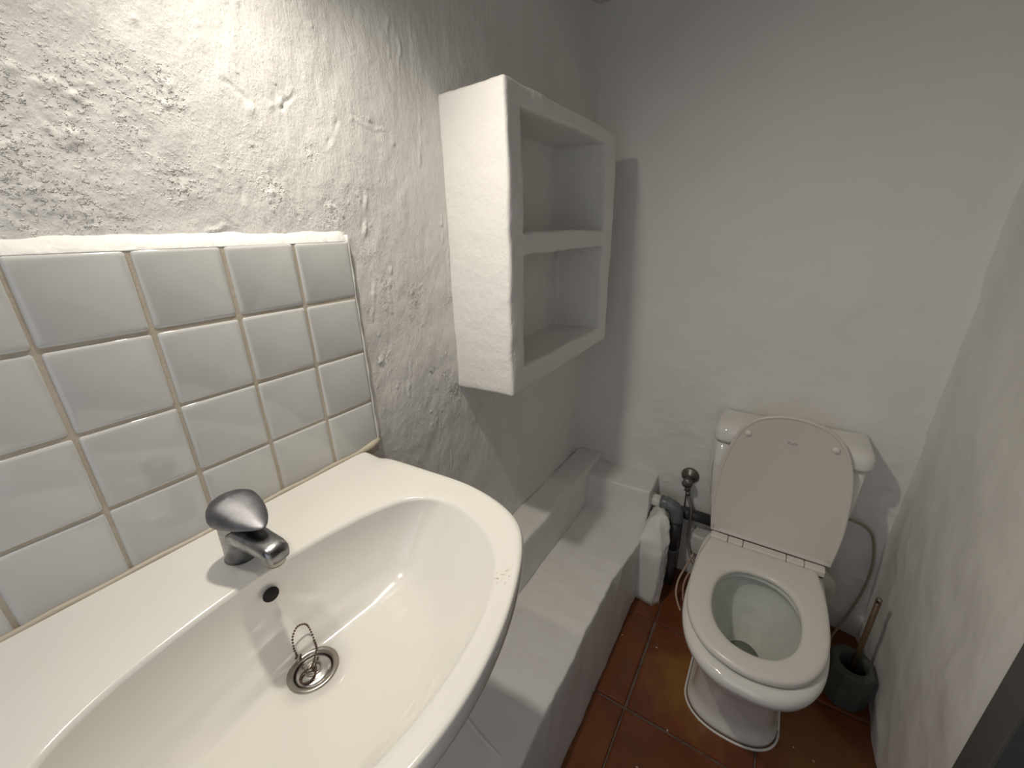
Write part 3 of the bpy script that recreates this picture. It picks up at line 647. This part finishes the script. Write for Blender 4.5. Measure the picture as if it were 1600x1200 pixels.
to_ = bpy.data.objects.new('tmp', cu); COL.objects.link(to_); dg = bpy.context.evaluated_depsgraph_get(); me = bpy.data.meshes.new_from_object(to_.evaluated_get(dg)); bpy.data.objects.remove(to_)
me.materials.append(m_print); tx = bpy.data.objects.new('printed_mark', me); COL.objects.link(tx); tx.parent = lid
tx.location = V((7.43, 12.27+.115*3.57+.046, -6.03))-ORG[to.name]; tx.rotation_euler = (math.radians(90-6.56), 0, 0)
# cistern
def rbox(x0, x1, y0, y1, z, r=.22):
    out = []
    for cx_, cy_, a0 in ((x1-r, y1-r*.2, 0), (x0+r, y1-r*.2, 90), (x0+r, y0+r, 180), (x1-r, y0+r, 270)):
        rr_ = r if a0 >= 180 else r*.2
        cx2 = cx_+(r-rr_ if a0 == 0 else (-(r-rr_) if a0 == 90 else 0))
        for k in range(7):
            a = math.radians(a0+15*k); out.append((cx2+rr_*math.cos(a), cy_+rr_*math.sin(a), z))
    return out
rs = [rbox(5.72, 9.02, 13.02, 14.52, -9.80), rbox(5.62, 9.12, 12.98, 14.55, -9.7), rbox(5.52, 9.22, 13.0, 14.56, -9.0), rbox(5.43, 9.30, 13.0, 14.56, -7.8), rbox(5.40, 9.33, 12.99, 14.56, -6.52)]
v, f = loft(rs, True, True, True); ci = mesh('cistern', v, f, m_porc, to)
rs = [rbox(5.42, 9.31, 12.97, 14.56, -6.56, .25), rbox(5.33, 9.40, 12.88, 14.57, -6.54, .3), rbox(5.30, 9.43, 12.85, 14.58, -6.44, .32), rbox(5.31, 9.42, 12.87, 14.58, -6.18, .34), rbox(5.36, 9.37, 12.93, 14.57, -6.06, .34), rbox(5.48, 9.25, 13.05, 14.5, -6.0, .34), rbox(6, 8.7, 13.5, 14.2, -5.96, .3)]
v, f = loft(rs, True, True, True); mesh('cistern_lid', v, f, m_porc, ci)
v, f = lathe((7.35, 13.75, -5.97), [(.20, -.02), (.20, .03), (.18, .045), (.0001, .05)], 28); mesh('flush_button', v, f, m_steel, ci)
# paint drips of plaster at the cistern's back edge
v, f = tube([(5.36, 14.5, -6.7), (5.30, 14.5, -7.6), (5.27, 14.5, -8.5), (5.36, 14.52, -9.2), (5.5, 14.55, -9.75)], [.05, .07, .07, .06, .04], 8); mesh('plaster_fillet', lumpy(v, .02, 151, 4), f, m_wall, to)
# foot bolts / base sealant
base = [(x, y, z) for x, y, z in sup(CX, 8.74, 13.2, 1.27, 2.35, 5, -13.79, 72, split=9.75)]
v, f = tube(base+[base[0]], .035, 6); mesh('base_sealant', v, f, m_wall, to)

# pan connector and side outlet behind the toilet
v, f = tube(spline([(8.55, 12.7, -10.5), (8.95, 12.9, -10.55), (9.12, 13.1, -10.9), (9.1, 13.15, -11.6), (9.0, 13.2, -12.6), (9.0, 13.2, -13.8)], 22), .36, 20)
pc = tag(mesh('outlet_bend', v, f, m_pan, to), 'yellowed white pipe bend')
v, f = lathe((9.0, 13.2, -11.95), [(.38, -.15), (.41, -.12), (.41, .12), (.38, .15)], 24); mesh('collar', v, f, m_pan, pc)

# ------------------------------------------------------------------ pipes left of the toilet
wp = thing('waste_pipe', (4.42, 13.75, -13.8), 'grey plastic waste pipe with elbow dropping from the white ledge block to the floor', 'pipe')
v, f = tube([(3.35, 13.72, -10.08), (3.88, 13.72, -10.08)], .235, 20); tag(mesh('white_coupling', v, f, m_pvcw, wp), 'white plastic coupling')
v, f = tube(spline([(3.80, 13.72, -10.08), (4.05, 13.72, -10.08), (4.30, 13.72, -10.16), (4.42, 13.72, -10.40), (4.43, 13.72, -10.75)], 14), .255, 20); mesh('elbow', v, f, m_pvc, wp)
for x in (3.86, 4.05):
    v, f = lathe((x, 13.72, -10.08), [(.25, -.03), (.272, -.02), (.272, .02), (.25, .03)], 22, 'x'); mesh('elbow_ring', v, f, m_pvc, wp)
v, f = tube([(4.43, 13.72, -10.7), (4.44, 13.72, -12.2)], .21, 20); tag(mesh('down_pipe', v, f, m_pvcd, wp), 'nearly black straight pipe')
v, f = lathe((4.44, 13.72, -12.45), [(.22, -.45), (.245, -.43), (.25, .30), (.27, .31), (.27, .38), (.22, .40)], 24); mesh('socket', v, f, m_pvc, wp)
v, f = tube([(4.44, 13.72, -12.8), (4.45, 13.72, -13.8)], .2, 16); mesh('lower_pipe', v, f, m_pvcd, wp)
hp = thing('cross_pipe', (4.5, 14.25, -10.6), 'dark grey horizontal pipe behind the grey elbow, running along the back wall', 'pipe')
v, f = tube([(3.75, 14.25, -10.62), (5.9, 14.25, -10.62)], .22, 18); mesh('pipe_run', v, f, m_pvcd, hp)
v, f = tube([(3.35, 14.25, -10.62), (3.78, 14.25, -10.62)], .12, 14); tag(mesh('white_end', v, f, m_pvcw, hp), 'thin white pipe end')
v, f = lathe((4.75, 14.25, -10.62), [(.22, -.1), (.25, -.09), (.25, .09), (.22, .1)], 20, 'x'); mesh('pipe_ring', v, f, m_pvcd, hp)
# stop valve
vy = YB
sv = thing('stop_valve', (4.6, YB, -9.15), 'small round angle stop valve on the back wall left of the toilet cistern', 'valve')
v, f = lathe((4.6, YB-.02, -9.12), [(.33, .0), (.325, -.05), (.27, -.11), (.15, -.14), (.12, -.2)], 28, 'y'); mesh('escutcheon', v, f, m_valve, sv)
v, f = tube([(4.6, YB-.1, -9.12), (4.6, YB-.35, -9.14), (4.6, YB-.5, -9.16)], [.10, .12, .12], 16); mesh('valve_body', v, f, m_valve, sv)
v, f = lathe((4.6, YB-.52, -9.16), [(.13, .06), (.19, .04), (.20, -.12), (.16, -.16), (.0001, -.17)], 8, 'y'); mesh('valve_knob', v, f, m_valve, sv)
v, f = tube([(4.6, YB-.36, -9.15), (4.61, YB-.36, -9.55), (4.62, YB-.36, -9.6)], [.11, .115, .13], 6); mesh('outlet_nut', v, f, m_valve, sv)
hs = thing('supply_hose', (4.8, 14.3, -10.5), 'thin braided metal hose hanging from the stop valve down behind the toilet bowl', 'hose')
v, f = tube(spline([(4.62, 14.28, -9.55), (4.70, 14.2, -9.85), (4.88, 14.05, -10.25), (4.92, 13.95, -10.9), (4.95, 13.85, -11.5), (5.15, 13.6, -12.0), (5.45, 13.3, -12.2), (5.9, 13.1, -12.0)], 40), .055, 8); mesh('hose', v, f, m_hose, hs)
v, f = tube([(4.64, 14.27, -9.66), (4.68, 14.22, -9.8)], .075, 8); mesh('hose_nut', v, f, m_valve, hs)
th = thing('thin_pipe', (4.7, 14.4, -10), 'thin grey capillary pipe running straight down the back wall from the stop valve', 'pipe')
v, f = tube([(4.55, 14.50, -9.5), (4.56, 14.53, -10.1), (4.58, 14.53, -11.3), (4.6, 14.53, -13.8)], .025, 6); mesh('pipe_run', v, f, m_valve, th)
cp = thing('copper_tube', (4.95, 13.2, -13.0), 'thin curved copper tube rising from the terracotta floor left of the toilet foot', 'pipe')
v, f = tube(spline([(5.25, 13.6, -11.9), (5.05, 13.35, -12.5), (4.92, 13.1, -12.95), (4.93, 12.8, -13.3), (5.08, 12.6, -13.6), (5.22, 12.5, -13.79)], 30), .04, 8); mesh('tube_run', v, f, m_copper, cp)
v, f = tube(spline([(5.20, 13.0, -13.79), (5.12, 13.15, -13.2), (5.2, 13.3, -12.7), (5.35, 13.35, -12.4)], 16), .035, 8); mesh('tube_branch', v, f, m_copper, cp)
pb = thing('plaster_pad', (5.2, 14.2, -11.9), 'small white plaster pad on the back wall left of toilet, under the dark pipe', 'plaster pad')
v, f = subbox(5.05, 5.75, 13.9, 14.75, -12.2, -11.3, (6, 6, 6)); o = mesh('pad', lumpy(v, .04, 161, 4), f, m_ledge, pb); bevel(o, .08, 3)
# beige tube to the right of the cistern
rt = thing('beige_tube', (10, 14.5, -13.8), 'thin beige tube curving down the back wall between the cistern and the right wall', 'tube')
v, f = tube(spline([(9.3, 14.35, -8.95), (9.64, 14.40, -9.05), (9.94, 14.45, -9.16), (10.2, 14.48, -9.42), (10.38, 14.48, -10.0), (10.46, 14.45, -10.7), (10.44, 14.42, -11.5), (10.33, 14.36, -12.3), (10.18, 14.2, -12.9), (9.95, 13.9, -13.4), (9.85, 13.6, -13.78)], 50), .042, 8); mesh('tube_run', v, f, m_tubeb, rt)
v, f = lathe((9.42, 14.37, -8.98), [(.05, -.08), (.09, -.07), (.09, .07), (.05, .08)], 10, 'x'); mesh('tube_nut', v, f, m_valve, rt)

# ------------------------------------------------------------------ toilet brush and holder
hx0, hx1, hy0, hy1, ztop = 9.62, 10.66, 11.42, 12.62, -12.4
bh = thing('brush_holder', ((hx0+hx1)/2, (hy0+hy1)/2, -13.8), 'dark grey faceted concrete toilet brush holder on the floor between toilet and right wall', 'brush holder')
def octo(ins, ch, z, n=6):
    a, b_, c_, d_ = hx0+ins, hx1-ins, hy0+ins, hy1-ins
    p = [(a+ch, c_), (b_-ch, c_), (b_, c_+ch), (b_, d_-ch), (b_-ch, d_), (a+ch, d_), (a, d_-ch), (a, c_+ch)]
    out = []
    for u, w_ in zip(p, p[1:]+p[:1]):
        for t in range(n): out.append((u[0]+(w_[0]-u[0])*t/n, u[1]+(w_[1]-u[1])*t/n, z))
    return out
hc = ((hx0+hx1)/2+.02, (hy0+hy1)/2-.03)
def hcirc(ref, r, z):
    out = []
    for p in ref:
        a = math.atan2(p[1]-hc[1], p[0]-hc[0]); out.append((hc[0]+r*math.cos(a), hc[1]+r*math.sin(a)*1.05, z))
    return out
o1 = octo(0, .28, 0)
rs = [octo(.06, .26, -13.8), octo(.02, .26, -13.72), octo(0, .26, -13.5), octo(0, .28, ztop-.06), octo(.03, .27, ztop-.015), octo(.06, .26, ztop), hcirc(o1, .37, ztop), hcirc(o1, .35, ztop-.03), hcirc(o1, .34, ztop-.2), hcirc(o1, .33, -13.5)]
v, f = loft(rs, True, True, True); o = mesh('holder_body', v, f, m_conc, bh, smooth=False)
for p in o.data.polygons: p.use_smooth = False
br_ = thing('toilet_brush', (10.2, 12.1, -13.5), 'toilet brush with a thin brown handle standing in the dark grey holder', 'brush')
b0 = Vector((10.22, 12.18, -13.1)); b1 = Vector((10.24, 12.20, -9.98))
v, f = tube([b0, b1-Vector((0, 0, .1))], .072, 14); mesh('handle', v, f, m_wood, br_)
v, f = tube([b1-Vector((0, 0, .12)), b1-Vector((0, 0, .015)), b1], [.075, .075, .06], 14); tag(mesh('end_cap', v, f, m_steel, br_), 'shiny metal end cap')
v, f = tube([b0, b0-Vector((0, 0, .32))], [.19, .2], 16); mesh('brush_head', v, f, m_brist, br_)

# ------------------------------------------------------------------ wall lamp above the basin (just above the picture)
lm = thing('wall_lamp', (-.1, 1.0, 5.2), 'slim metal wall lamp with two lit spot heads above the washbasin', 'lamp')
o = mesh('back_plate', *box(-.15, .05, -.9, 3.1, 5.0, 5.35), m_black, lm, smooth=False); bevel(o, .04)
for y, mb in ((2.3, m_bulb), (-.6, m_bulb2)):
    v, f = tube([(0, y, 5.25), (.9, y, 5.2), (1.30, y-.05, 5.0)], .05, 10); a = mesh('arm', v, f, m_black, lm)
    ax = Vector((.45, .12, -1)).normalized(); p = Vector((1.34, y, 4.65))-ax*.10
    def rg(r, h):
        u = ax.cross(Vector((1, 0, 0))).normalized(); w_ = ax.cross(u); q = p-ax*h
        return [q+u*r*math.cos(2*math.pi*k/24)+w_*r*math.sin(2*math.pi*k/24) for k in range(24)]
    v, f = loft([rg(.25, .0), rg(.24, .12), rg(.15, .42), rg(.05, .48)], True, True, True); mesh('lamp_head', v, f, m_black, lm)
    v, f = loft([rg(.21, -.008), rg(.20, -.02)], True, True, True); mesh('lit_lens', v, f, mb, lm)
